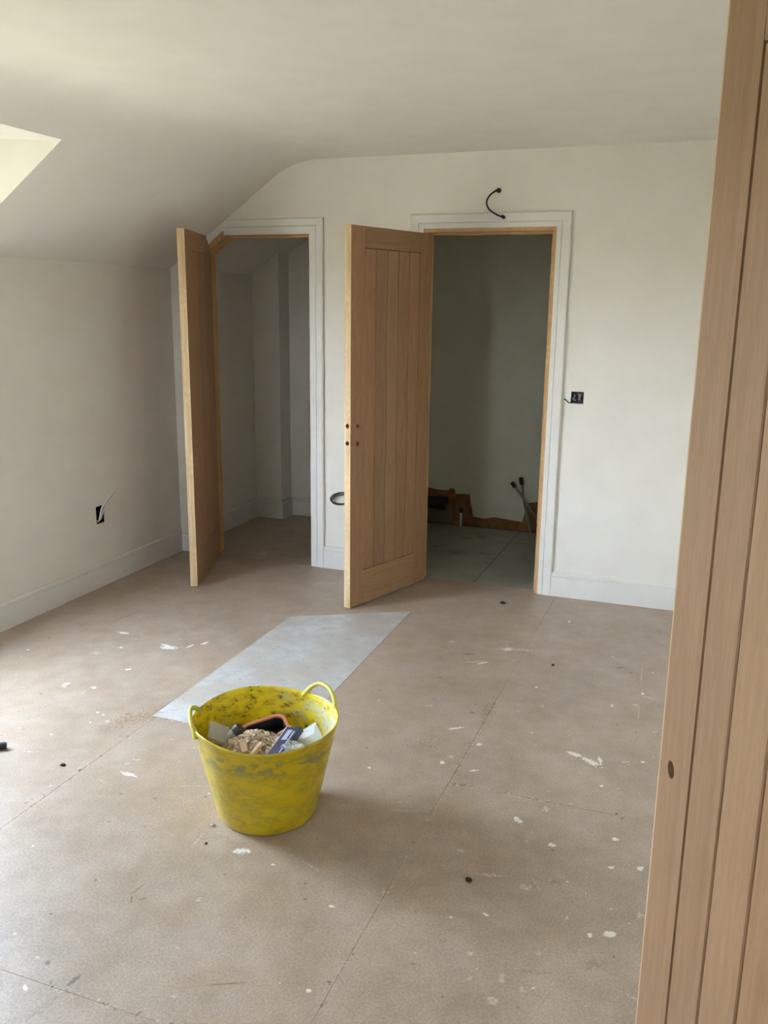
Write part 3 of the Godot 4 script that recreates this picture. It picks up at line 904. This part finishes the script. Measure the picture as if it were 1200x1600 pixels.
func build_window(called: String, at: Vector3, turn: float, L: float, H: float, sill: float, label: String):
	# origin at the foot of one end, z along the wall, x into the room
	var w := holder(called, at, turn)
	struct(w, label, "window")
	for r in [[0.0, 0.06, 0.0, L], [H - 0.06, H, 0.0, L], [0.06, H - 0.06, 0.0, 0.06], [0.06, H - 0.06, L - 0.06, L]] + ([[0.06, H - 0.06, L / 2 - 0.035, L / 2 + 0.035]] if L > 1.0 else []):
		piece("window_frame", Vector3(-0.035, (r[0] + r[1]) / 2, (r[2] + r[3]) / 2), Vector3(0.035, (r[1] - r[0]) / 2, (r[3] - r[2]) / 2), M.white_plastic, w, false, 0.004)
	for z in ([[0.06, L / 2 - 0.035], [L / 2 + 0.035, L - 0.06]] if L > 1.0 else [[0.06, L - 0.06]]):
		piece("pane", Vector3(-0.035, H / 2, (z[0] + z[1]) / 2), Vector3(0.002, H / 2 - 0.06, (z[1] - z[0]) / 2), M.pane, w, false, 0.0)
	piece("window_sill", Vector3(sill / 2, -0.0125, L / 2), Vector3(sill / 2, 0.0125, L / 2), M.trim, w, false, 0.004)

# ---------------------------------------------------------------- the tub and what lies in it
const TUB := Vector3(1.984, 0.0, 2.556)

func tub_r(y: float) -> float:
	return 0.154 + (y - 0.012) * 0.0725 / 0.304

func build_tub():
	var t := holder("rubble_tub", TUB)
	tag(t, "yellow flexible rubble tub smeared with plaster, full of rubbish", "tub")
	var out_p := [[0.0, 0.0], [0.0, 0.146], [0.003, 0.153], [0.012, 0.1585], [0.04, 0.166], [0.10, 0.180], [0.16, 0.194], [0.22, 0.208], [0.28, 0.2215], [0.312, 0.229], [0.318, 0.234], [0.325, 0.235], [0.3285, 0.2315]]
	var in_p := [[0.3285, 0.2315], [0.325, 0.2275], [0.312, 0.2245], [0.28, 0.217], [0.22, 0.2035], [0.16, 0.1895], [0.10, 0.1755], [0.04, 0.1615], [0.016, 0.154], [0.008, 0.14], [0.006, 0.0]]
	var mesh := ArrayMesh.new()
	for k in [[out_p, 1.0, M.tub_out], [in_p, -1.0, M.tub_in]]:
		var st := new_st()
		var prof: Array = k[0]
		var N := 96
		var grid := []
		for i in prof.size():
			var row := []
			var a: Array = prof[maxi(i - 1, 0)]
			var b: Array = prof[mini(i + 1, prof.size() - 1)]
			var e := Vector2(b[0] - a[0], b[1] - a[1])                      # (dy, dr)
			if k[1] < 0:
				e = -e
			for j in N + 1:
				var th := TAU * j / N
				var y: float = prof[i][0]
				var r: float = prof[i][1]
				var s := pow(y / 0.3285, 2.0)
				r += s * (0.004 * sin(th * 2.0 + 0.6) + 0.002 * sin(th * 5.0 + 1.0)) * minf(1.0, r / 0.1)
				y += s * s * (0.004 * sin(th * 3.0 + 2.0) + 0.003 * cos(th * 2.0 + 0.4))
				var n: Vector3 = Vector3(cos(th) * e.x, -e.y, sin(th) * e.x).normalized() * k[1]
				row.append([Vector3(cos(th) * r, y, sin(th) * r), n, Vector2(j / float(N), 1.0 - prof[i][0] / 0.3285)])
			grid.append(row)
		for i in prof.size() - 1:
			for j in N:
				smooth_quad(st, grid[i][j], grid[i][j + 1], grid[i + 1][j + 1], grid[i + 1][j])
		st.set_material(k[2])
		st.commit(mesh)
	var o := MeshInstance3D.new()
	o.name = "body"
	o.mesh = mesh
	t.add_child(o, true)
	for h in [[-60.0, 21.0, 0.046, 0.002], [152.0, 20.0, 0.034, 0.004]]:
		var key := []
		for e in [[-1.12, -0.016, 0.004], [-0.95, 0.004, 0.004], [-0.72, 0.55 * h[2], 0.0], [-0.4, 0.9 * h[2], 0.0], [0.0, h[2], 0.0], [0.4, 0.9 * h[2], 0.0], [0.72, 0.55 * h[2], 0.0], [0.95, 0.004, 0.004], [1.12, -0.016, 0.004]]:
			var th := deg_to_rad(h[0] + h[1] * e[0])
			var r: float = 0.2315 + h[3] * clampf(e[1] / h[2], 0.0, 1.0) - e[2] * 0.5
			key.append(Vector3(cos(th) * r, 0.324 + e[1], sin(th) * r))
		var c := curve(key, 60)
		var rad := []
		for i in c.size():
			var f := absf(i / 59.0 * 2.0 - 1.0)
			rad.append(0.0068 + 0.0045 * pow(f, 4.0) + (0.0012 * sin(i * 1.9) if f < 0.62 else 0.0))
		var st := new_st()
		add_tube(st, c, rad, 10)
		obj("handle", st, M.tub_rim, t)

func crumpled(s: int, r: Vector3, rough: float) -> SurfaceTool:
	var sp := SphereMesh.new()
	sp.radius = 1.0
	sp.height = 2.0
	sp.radial_segments = 14
	sp.rings = 8
	var n := noise(s, 1.3, 2)
	var arr := sp.get_mesh_arrays()
	var v: PackedVector3Array = arr[Mesh.ARRAY_VERTEX]
	var ix: PackedInt32Array = arr[Mesh.ARRAY_INDEX]
	var st := new_st()
	for i in range(0, ix.size(), 3):
		var q := []
		for k in 3:
			var p := v[ix[i + k]]
			q.append(p * (1.0 + rough * n.get_noise_3dv(p * 1.5)) * r)
		if (q[1] - q[0]).cross(q[2] - q[0]).length() > 1e-9:
			flat(st, q[0], q[1], q[2], Vector3.ZERO)
	return st

func heap_y(x: float, z: float) -> float:
	var d := Vector2(x - 1.955, z - 2.592).length()
	return 0.188 + 0.086 * exp(-d * d / 0.0135)

func build_contents():
	# sawdust and shavings
	var st := new_st()
	var hn := noise(61, 60.0, 3)
	var rows := []
	for i in 27:
		var row := []
		for j in 72:
			var th := TAU * j / 72
			var f := i / 26.0
			var rr := f * 0.196
			var x := TUB.x + cos(th) * rr
			var z := TUB.z + sin(th) * rr
			row.append(Vector3(x, heap_y(x, z) + 0.010 * hn.get_noise_2d(x, z), z))
		rows.append(row)
	for i in 26:
		for j in 72:
			var j2 := (j + 1) % 72
			for q in [[rows[i][j], rows[i][j2], rows[i + 1][j2]], [rows[i][j], rows[i + 1][j2], rows[i + 1][j]]]:
				if (q[1] - q[0]).cross(q[2] - q[0]).length() > 1e-10:
					flat(st, q[0], q[1], q[2], Vector3(TUB.x, -5, TUB.z))
	var heap := obj("sawdust_heap", st, M.sawdust)
	tag(heap, "pale heap of sawdust and shavings in the yellow tub", "sawdust")
	heap.set_meta("kind", "stuff")
	var rng := RandomNumberGenerator.new()
	rng.seed = 5
	var cs := new_st()
	for i in 5:
		var a := -0.9 + i * 0.45
		var b := a + 0.45
		var A := Vector3(sin(a) * 0.006, cos(a) * 0.006 - 0.005, -0.003)
		var B := Vector3(sin(b) * 0.006, cos(b) * 0.006 - 0.005, -0.003)
		var w := Vector3(0.002, 0, 0.006)
		quad(cs, A, B, B + w, A + w, Vector3(0, -0.05, 0))
	var mm := MultiMesh.new()
	mm.transform_format = MultiMesh.TRANSFORM_3D
	mm.use_colors = true
	mm.mesh = cs.commit()
	mm.instance_count = 1500
	for i in 1500:
		var rr := 0.115 * sqrt(rng.randf())
		var th := rng.randf() * TAU
		var x := 1.945 + cos(th) * rr * 0.9
		var z := 2.59 + sin(th) * rr
		var bs := Basis.from_euler(Vector3(rng.randf_range(-0.9, 0.9), rng.randf() * TAU, rng.randf_range(-0.9, 0.9))).scaled(Vector3.ONE * rng.randf_range(0.6, 1.6))
		mm.set_instance_transform(i, Transform3D(bs, Vector3(x, heap_y(x, z) + rng.randf_range(-0.001, 0.008), z)))
		mm.set_instance_color(i, Color(0.84, 0.70, 0.54).lerp(Color(0.50, 0.34, 0.21), pow(rng.randf(), 1.6)))
	var mi := MultiMeshInstance3D.new()
	mi.name = "shavings"
	mi.multimesh = mm
	mi.material_override = M.shaving
	mi.set_meta("kind", "stuff")
	heap.add_child(mi, true)
	# hard plastic tray with an orange rim
	var tr := holder("plastic_tray", Vector3(2.003, 0.197, 2.552))
	tr.rotation = Vector3(0.20, deg_to_rad(43.0), 0.20)
	tag(tr, "black plastic tray with an orange rim, half buried in the tub", "tray")
	var ring := rounded(0.075, 0.115, 0.035, 8)
	var hole := rounded(0.066, 0.106, 0.028, 8)
	st = new_st()
	for lv in [[0.0, ring, 0.052, ring, 1.0], [0.006, hole, 0.052, hole, -1.0], [0.052, ring, 0.052, hole, 0.0]]:
		band(st, lv[1], lv[0], lv[3], lv[2], lv[4])
	cap(st, ring, 0.0, -1.0)
	cap(st, hole, 0.006, 1.0)
	obj("shell", st, M.black_plastic, tr)
	st = new_st()
	var r2 := rounded(0.078, 0.118, 0.037, 8)
	var h2 := rounded(0.068, 0.108, 0.030, 8)
	for lv in [[0.050, r2, 0.058, r2, 1.0], [0.050, h2, 0.058, h2, -1.0], [0.058, r2, 0.058, h2, 0.0], [0.050, r2, 0.050, h2, 2.0]]:
		band(st, lv[1], lv[0], lv[3], lv[2], lv[4])
	obj("rim", st, M.orange, tr).set_meta("label", "orange rim worn pale")
	# plasterboard offcut and capped tube at the left side
	var o := thing_box("plasterboard_offcut", Vector3(1.836, 0.262, 2.60), Vector3(0.034, 0.006, 0.040), Vector3(0.25, 0.45, -0.50), M.offcut)
	tag(o, "light grey plasterboard offcut leaning on the inside of the tub", "offcut")
	var ct := holder("sealant_tube", Vector3(1.872, 0.240, 2.592))
	ct.rotation = Vector3(-0.45, 0.0, -0.60)
	tag(ct, "grey tube with a dark cap standing in the tub rubbish", "tube")
	st = new_st()
	add_tube(st, [Vector3(0, -0.03, 0), Vector3(0, 0.028, 0), Vector3(0, 0.034, 0)], [0.023, 0.023, 0.021], 24)
	obj("body", st, M.tube_grey, ct)
	st = new_st()
	add_tube(st, [Vector3(0, 0.034, 0), Vector3(0, 0.052, 0), Vector3(0, 0.055, 0)], [0.0245, 0.0245, 0.021], 24)
	obj("cap", st, M.black_plastic, ct)
	# navy packet with a printed panel
	var pk := holder("paper_packet", Vector3(2.080, 0.282, 2.612))
	pk.rotation = Vector3(0.34, deg_to_rad(-6.0), 0.30)
	tag(pk, "navy blue packet with white edges lying on the sawdust", "packet")
	piece("carton", Vector3.ZERO, Vector3(0.030, 0.010, 0.064), M.navy, pk, false, 0.0015)
	piece("printed_panel", Vector3(-0.004, 0.0104, -0.026), Vector3(0.010, 0.0006, 0.022), M.print_grey, pk, false, 0.0)
	piece("printed_panel", Vector3(0.016, 0.0104, 0.004), Vector3(0.003, 0.0006, 0.046), M.print_grey, pk, false, 0.0)
	piece("white_edge", Vector3(-0.0306, 0.0, 0.0), Vector3(0.0008, 0.0095, 0.062), M.white_plastic, pk, false, 0.0)
	# wood offcuts
	for e in [[Vector3(1.965, 0.268, 2.665), Vector3(0.010, 0.007, 0.020), Vector3(0.3, 0.7, 0.2), "square pale wood chip lying on the sawdust in the tub"], [Vector3(2.003, 0.268, 2.655), Vector3(0.007, 0.006, 0.026), Vector3(0.5, -0.35, 0.1), "long pale wood chip beside the navy packet in the tub"], [Vector3(2.035, 0.268, 2.520), Vector3(0.024, 0.008, 0.018), Vector3(-0.3, 0.5, 0.5), "reddish wood block between the tray rim and the navy packet"]]:
		o = thing_box("wood_offcut", e[0], e[1], e[2], M.brick_wood if e[1].x > 0.02 else M.edge)
		tag(o, e[3], "offcut", "wood offcuts in the tub")
	# clear film and a folded white sheet on the right
	o = obj("plastic_film", crumpled(71, Vector3(0.036, 0.024, 0.032), 0.9), M.film)
	o.position = Vector3(2.118, 0.278, 2.642)
	tag(o, "crumpled clear plastic film in the tub", "film")
	st = new_st()
	var S := [Vector3(2.070, 0.262, 2.500), Vector3(2.118, 0.294, 2.470), Vector3(2.172, 0.278, 2.530), Vector3(2.165, 0.262, 2.600), Vector3(2.105, 0.272, 2.585), Vector3(2.085, 0.225, 2.55), Vector3(2.14, 0.225, 2.52), Vector3(2.135, 0.284, 2.520)]
	for f in [[0, 1, 7], [1, 2, 7], [2, 3, 7], [3, 4, 7], [4, 0, 7], [0, 5, 4], [4, 5, 3], [3, 6, 2], [2, 6, 1], [1, 6, 0], [0, 6, 5], [5, 6, 3]]:
		flat(st, S[f[0]], S[f[1]], S[f[2]], Vector3(2.12, 0.255, 2.535))
	o = obj("folded_sheet", st, M.milky)
	tag(o, "folded milky white plastic sheet at the side of the tub", "plastic sheet")

func thing_box(called: String, at: Vector3, h: Vector3, rot: Vector3, m: Material) -> MeshInstance3D:
	var st := new_st()
	add_chamfer(st, Vector3.ZERO, h, minf(0.0012, h.y * 0.3))
	var o := obj(called, st, m)
	o.position = at
	o.rotation = rot
	return o

func rounded(hx: float, hz: float, r: float, n: int) -> Array:
	var p := []
	for c in [[1, 1, 0], [-1, 1, 1], [-1, -1, 2], [1, -1, 3]]:
		for i in n + 1:
			var a: float = (c[2] + i / float(n)) * PI / 2
			p.append(Vector2(c[0] * (hx - r) + cos(a) * r, c[1] * (hz - r) + sin(a) * r))
	return p

func band(st: SurfaceTool, a: Array, ya: float, b: Array, yb: float, way: float):
	for i in a.size():
		var j := (i + 1) % a.size()
		var n := Vector3(a[i].x + a[j].x, 0, a[i].y + a[j].y).normalized() * way
		if way == 0.0: n = Vector3.UP
		if way == 2.0: n = Vector3.DOWN
		var q := [Vector3(a[i].x, ya, a[i].y), Vector3(a[j].x, ya, a[j].y), Vector3(b[j].x, yb, b[j].y), Vector3(b[i].x, yb, b[i].y)]
		tri(st, q[0], q[1], q[2], n)
		tri(st, q[0], q[2], q[3], n)

func cap(st: SurfaceTool, a: Array, y: float, way: float):
	for i in a.size():
		var j := (i + 1) % a.size()
		tri(st, Vector3(0, y, 0), Vector3(a[i].x, y, a[i].y), Vector3(a[j].x, y, a[j].y), Vector3.UP * way)

# ---------------------------------------------------------------- wiring, pipes and small litter
func build_services():
	var st := new_st()
	# lamp cable over the washroom door
	var c := holder("lamp_cable", Vector3(2.062, 2.205, 0))
	tag(c, "black cable curling out of the wall above the washroom door", "cable")
	add_tube(st, curve([Vector3(0, 0, -0.02), Vector3(-0.012, -0.003, 0.02), Vector3(-0.040, -0.028, 0.04), Vector3(-0.054, -0.062, 0.045), Vector3(-0.040, -0.097, 0.042), Vector3(0.0, -0.124, 0.036), Vector3(0.040, -0.140, 0.030)], 40), 0.0048, 10)
	obj("sheath", st, M.cable, c)
	st = new_st()
	add_tube(st, [Vector3(0.026, -0.131, 0.032), Vector3(0.040, -0.139, 0.030), Vector3(0.045, -0.142, 0.030)], [0.008, 0.009, 0.006], 12)
	obj("connector", st, M.black, c)
	st = new_st()
	add_tube(st, [Vector3(0, 0, -0.005), Vector3(0, 0, 0.006), Vector3(0, 0, 0.012)], [0.013, 0.013, 0.009], 12)
	obj("grommet", st, M.black, c)
	# switch box right of the washroom door
	c = holder("switch_back_box", Vector3(2.539, 1.1305, 0))
	tag(c, "open metal switch box with loose wires in the white wall", "back box")
	st = new_st()
	for b in [[-0.0335, -0.032, -0.032, 0.032], [0.032, 0.0335, -0.032, 0.032], [-0.032, 0.032, 0.0305, 0.032], [-0.032, 0.032, -0.032, -0.0305]]:
		add_box(st, Vector3(b[0], b[2], -0.035), Vector3(b[1], b[3], -0.0015))
	add_box(st, Vector3(-0.0335, -0.032, -0.0358), Vector3(0.0335, 0.032, -0.034))
	obj("box_body", st, M.black_plastic, c)
	for w in [[Vector3(-0.02, 0.012, -0.03), Vector3(-0.012, 0.006, -0.006), Vector3(-0.022, -0.006, 0.004), Vector3(-0.008, -0.014, -0.004)],
			[Vector3(0.02, -0.02, -0.03), Vector3(0.014, 0.0, -0.006), Vector3(0.020, 0.018, -0.004), Vector3(0.008, 0.014, -0.01)],
			[Vector3(0.0, 0.02, -0.03), Vector3(0.008, 0.002, -0.008), Vector3(0.014, -0.012, -0.004), Vector3(0.004, -0.006, -0.012)]]:
		st = new_st()
		add_tube(st, curve(w, 20), 0.0042, 8)
		obj("wire", st, M.grey_cable, c)
	st = new_st()
	add_tube(st, curve([Vector3(-0.010, -0.020, -0.03), Vector3(-0.022, -0.026, 0.004), Vector3(-0.040, -0.026, 0.020), Vector3(-0.056, -0.012, 0.026), Vector3(-0.068, -0.006, 0.028)], 24), 0.0032, 8)
	obj("wire", st, M.cable, c)
	# socket hole with two white cables in the left wall
	c = holder("socket_back_box", Vector3(0, 0.4185, 0.8095))
	tag(c, "dark socket hole with two white cables in the left wall", "back box")
	st = new_st()
	for b in [[-0.0345, -0.033, -0.05, 0.05], [0.033, 0.0345, -0.05, 0.05], [-0.033, 0.033, 0.0485, 0.05], [-0.033, 0.033, -0.05, -0.0485]]:
		add_box(st, Vector3(-0.039, b[2], b[0]), Vector3(-0.0015, b[3], b[1]))
	add_box(st, Vector3(-0.0395, -0.05, -0.0345), Vector3(-0.038, 0.05, 0.0345))
	obj("box_body", st, M.dark_metal, c)
	for k in [0.0, 1.0]:
		st = new_st()
		add_tube(st, curve([Vector3(-0.036, -0.045, 0.006 - 0.012 * k), Vector3(0.0, -0.030 + 0.006 * k, 0.014 - 0.016 * k), Vector3(0.030, 0.050 - 0.010 * k, 0.016 - 0.016 * k), Vector3(0.050, 0.098 - 0.012 * k, -0.018 - 0.012 * k), Vector3(0.060, 0.140 - 0.006 * k, -0.082 - 0.004 * k)], 32), 0.0050, 10)
		obj("cable", st, M.white_cable, c)
	# coil of black cable between the doors
	c = holder("cable_coil", Vector3(1.165, 0.452, 0))
	tag(c, "thin black cable coiled against the wall between the two doors", "cable")
	var pts := []
	for i in 97:
		var a := TAU * i / 40.0
		pts.append(Vector3(-0.068 * cos(a) + 0.004 * sin(i * 0.13), 0.034 * sin(a) - 0.012 * cos(a) - 0.006 + i * 0.00016, 0.020 + 0.012 * sin(a * 0.5 + 0.7)))
	st = new_st()
	add_tube(st, pts, 0.0036, 8)
	obj("sheath", st, M.black, c)
	st = new_st()
	add_tube(st, curve([Vector3(0.10, -0.02, -0.02), Vector3(0.10, -0.02, 0.012), Vector3(0.085, -0.01, 0.025), pts[96]], 20), 0.0036, 8)
	obj("tail", st, M.black, c)
	# washroom pipework
	c = holder("soil_pipe", Vector3(1.30, 0.176, -1.30))
	tag(c, "black soil pipe lying along the washroom wall", "pipe")
	st = new_st()
	add_tube(st, [Vector3(-0.15, 0, 0), Vector3(0.13, 0, 0), Vector3(0.131, 0, 0)], [0.050, 0.050, 0.044], 28)
	obj("pipe", st, M.black, c)
	st = new_st()
	add_tube(st, [Vector3(0.075, 0, 0), Vector3(0.076, 0, 0), Vector3(0.145, 0, 0), Vector3(0.147, 0, 0)], [0.050, 0.056, 0.056, 0.050], 28)
	obj("collar", st, M.black, c)
	st = new_st()
	add_box(st, Vector3(-0.14, -0.176, -0.03), Vector3(-0.10, -0.049, 0.03))
	obj("support_block", st, M.bare_board, c)
	c = holder("waste_stub", Vector3(1.541, 0, -1.368))
	tag(c, "short white pipe with a dark cap rising from the washroom floor", "pipe")
	st = new_st()
	add_tube(st, [Vector3(0, -0.001, 0), Vector3(0, 0.10, 0)], 0.0085, 14)
	obj("pipe", st, M.white_plastic, c)
	st = new_st()
	add_tube(st, [Vector3(0, 0.10, 0), Vector3(0, 0.105, 0), Vector3(0, 0.138, 0), Vector3(0, 0.14, 0)], [0.006, 0.011, 0.011, 0.004], 12)
	obj("cap", st, M.black, c)
	for e in [["upright grey water pipe with a dark end by the washroom wall", Vector3(2.070, 0, -1.355), [Vector3(0, -0.001, 0), Vector3(-0.025, 0.11, 0.004), Vector3(-0.060, 0.26, 0.008), Vector3(-0.079, 0.355, 0.010)], Vector3(-0.086, 0.405, 0.012)],
			["leaning grey water pipe with a dark end crossing the upright one", Vector3(2.16, 0, -1.325), [Vector3(0, -0.001, 0), Vector3(-0.05, 0.125, 0), Vector3(-0.15, 0.265, 0), Vector3(-0.208, 0.337, 0.002)], Vector3(-0.236, 0.371, 0.004)]]:
		c = holder("water_pipe", e[1])
		tag(c, e[0], "pipe", "water pipe tails in the washroom")
		st = new_st()
		var cv := curve(e[2], 24)
		add_tube(st, cv, 0.0085, 12)
		obj("pipe", st, M.grey_cable, c)
		st = new_st()
		add_tube(st, [cv[23], cv[23].lerp(e[3], 0.1), e[3], e[3] + (e[3] - cv[23]) * 0.03], [0.009, 0.0145, 0.0145, 0.010], 12)
		obj("end_fitting", st, M.black, c)

func build_litter():
	# tool handle that pokes into view at the left
	var c := holder("tool_handle", Vector3(0.905, 0.0135, 2.552))
	tag(c, "black rubber tool handle lying on the floor by the window", "tool")
	var d := Vector3(-0.82, 0, 0.57).normalized()
	var st := new_st()
	add_tube(st, [Vector3.ZERO, d * 0.004, d * 0.05, d * 0.10, d * 0.13], [0.010, 0.0128, 0.0122, 0.0132, 0.010], 14)
	obj("grip", st, M.black, c)
	st = new_st()
	add_tube(st, [d * 0.13, d * 0.30], 0.006, 12)
	obj("shaft", st, M.dark_metal, c)
	var rows := [
		[2.235, 0.254, 0.013, "black", "black crumb on the boards in front of the washroom doorway"], [2.648, 1.019, 0.009, "black", "small black crumb alone in the middle of the boards"],
		[2.693, 2.673, 0.010, "brown", "dark brown chip on the boards beyond the shadow of the tub"], [1.866, 2.703, 0.008, "white", "white plaster crumb beside the foot of the tub"],
		[1.252, 2.578, 0.008, "white", "white plaster crumb on the long seam of the boards"], [1.177, 2.575, 0.009, "brown", "brown chip beside the long seam of the boards"],
		[1.898, 2.793, 0.004, "brown", "tiny brown crumb in front of the tub"]]
	var i := 0
	for r in rows:
		var o := obj("crumb", crumpled(90 + i, Vector3(r[2], r[2] * 0.45, r[2] * 0.7), 0.6), {"black": M.black, "brown": M.brown, "white": M.white_plaster}[r[3]])
		o.position = Vector3(r[0], r[2] * 0.36, r[1])
		o.rotation.y = i * 1.3
		tag(o, r[4], "crumb", "crumbs on the floor boards")
		i += 1

func more_materials():
	M.groove = mat(Color(0.42, 0.28, 0.16), 0.8)
	M.sawdust = mottled(7, Color(0.90, 0.80, 0.68), Color(0.72, 0.58, 0.44), 0.12, 128, 0.12, 0.95)
	M.shaving = mat(Color.WHITE, 0.9)
	M.shaving.vertex_color_use_as_albedo = true
	M.black_plastic = mat(Color(0.10, 0.105, 0.125), 0.4)
	M.orange = mat(Color(0.76, 0.47, 0.35), 0.5)
	M.offcut = mottled(8, Color(0.70, 0.69, 0.65), Color(0.79, 0.78, 0.74), 0.06, 128, 0.2, 0.9)
	M.tube_grey = mat(Color(0.60, 0.61, 0.58), 0.5)
	M.navy = mat(Color(0.085, 0.085, 0.26), 0.4)
	M.print_grey = mat(Color(0.60, 0.61, 0.66), 0.5)
	M.brick_wood = mat(Color(0.62, 0.43, 0.31), 0.8)
	M.film = mat(Color(0.90, 0.92, 0.94, 0.42), 0.12)
	M.film.transparency = BaseMaterial3D.TRANSPARENCY_ALPHA
	M.milky = mat(Color(0.80, 0.82, 0.80), 0.3)
	M.milky.backlight = Color(0.4, 0.4, 0.4)
	M.cable = mat(Color(0.11, 0.11, 0.10), 0.5)
	M.shaded_wall = mat(Color(0.44, 0.41, 0.31), 0.9)  # darkened wall tone, shade below the soil pipe painted in
	M.brown = mat(Color(0.26, 0.18, 0.11), 0.9)
	M.white_plaster = mat(Color(0.86, 0.85, 0.82), 0.9)

func _ready():
	var cam := Camera3D.new()
	cam.name = "camera"
	cam.fov = 60.27
	cam.near = 0.02
	cam.position = Vector3(3.2238, 1.6112, 4.8513)
	cam.rotation_degrees = Vector3(-13.2627, 20.2594, 0.7075)
	add_child(cam)
	cam.current = true
	var sky_m := ProceduralSkyMaterial.new()
	sky_m.sky_top_color = Color(0.79, 0.875, 0.97)
	sky_m.sky_horizon_color = Color(0.93, 0.96, 0.99)
	sky_m.sky_energy_multiplier = 1.0
	sky_m.ground_bottom_color = Color(0.48, 0.48, 0.42)
	sky_m.ground_horizon_color = Color(0.60, 0.60, 0.55)
	sky_m.sun_angle_max = 1.0
	var sky := Sky.new()
	sky.sky_material = sky_m
	var env := Environment.new()
	env.background_mode = Environment.BG_SKY
	env.sky = sky
	env.background_energy_multiplier = 6.0
	env.tonemap_mode = Environment.TONE_MAPPER_LINEAR
	env.tonemap_exposure = 9.8
	env.sdfgi_enabled = true
	env.ssao_enabled = true
	env.ssil_enabled = true
	var we := WorldEnvironment.new()
	we.name = "world"
	we.environment = env
	add_child(we)
	make_materials()
	more_materials()
	build_shell()
	build_tub()
	build_contents()
	build_services()
	build_litter()
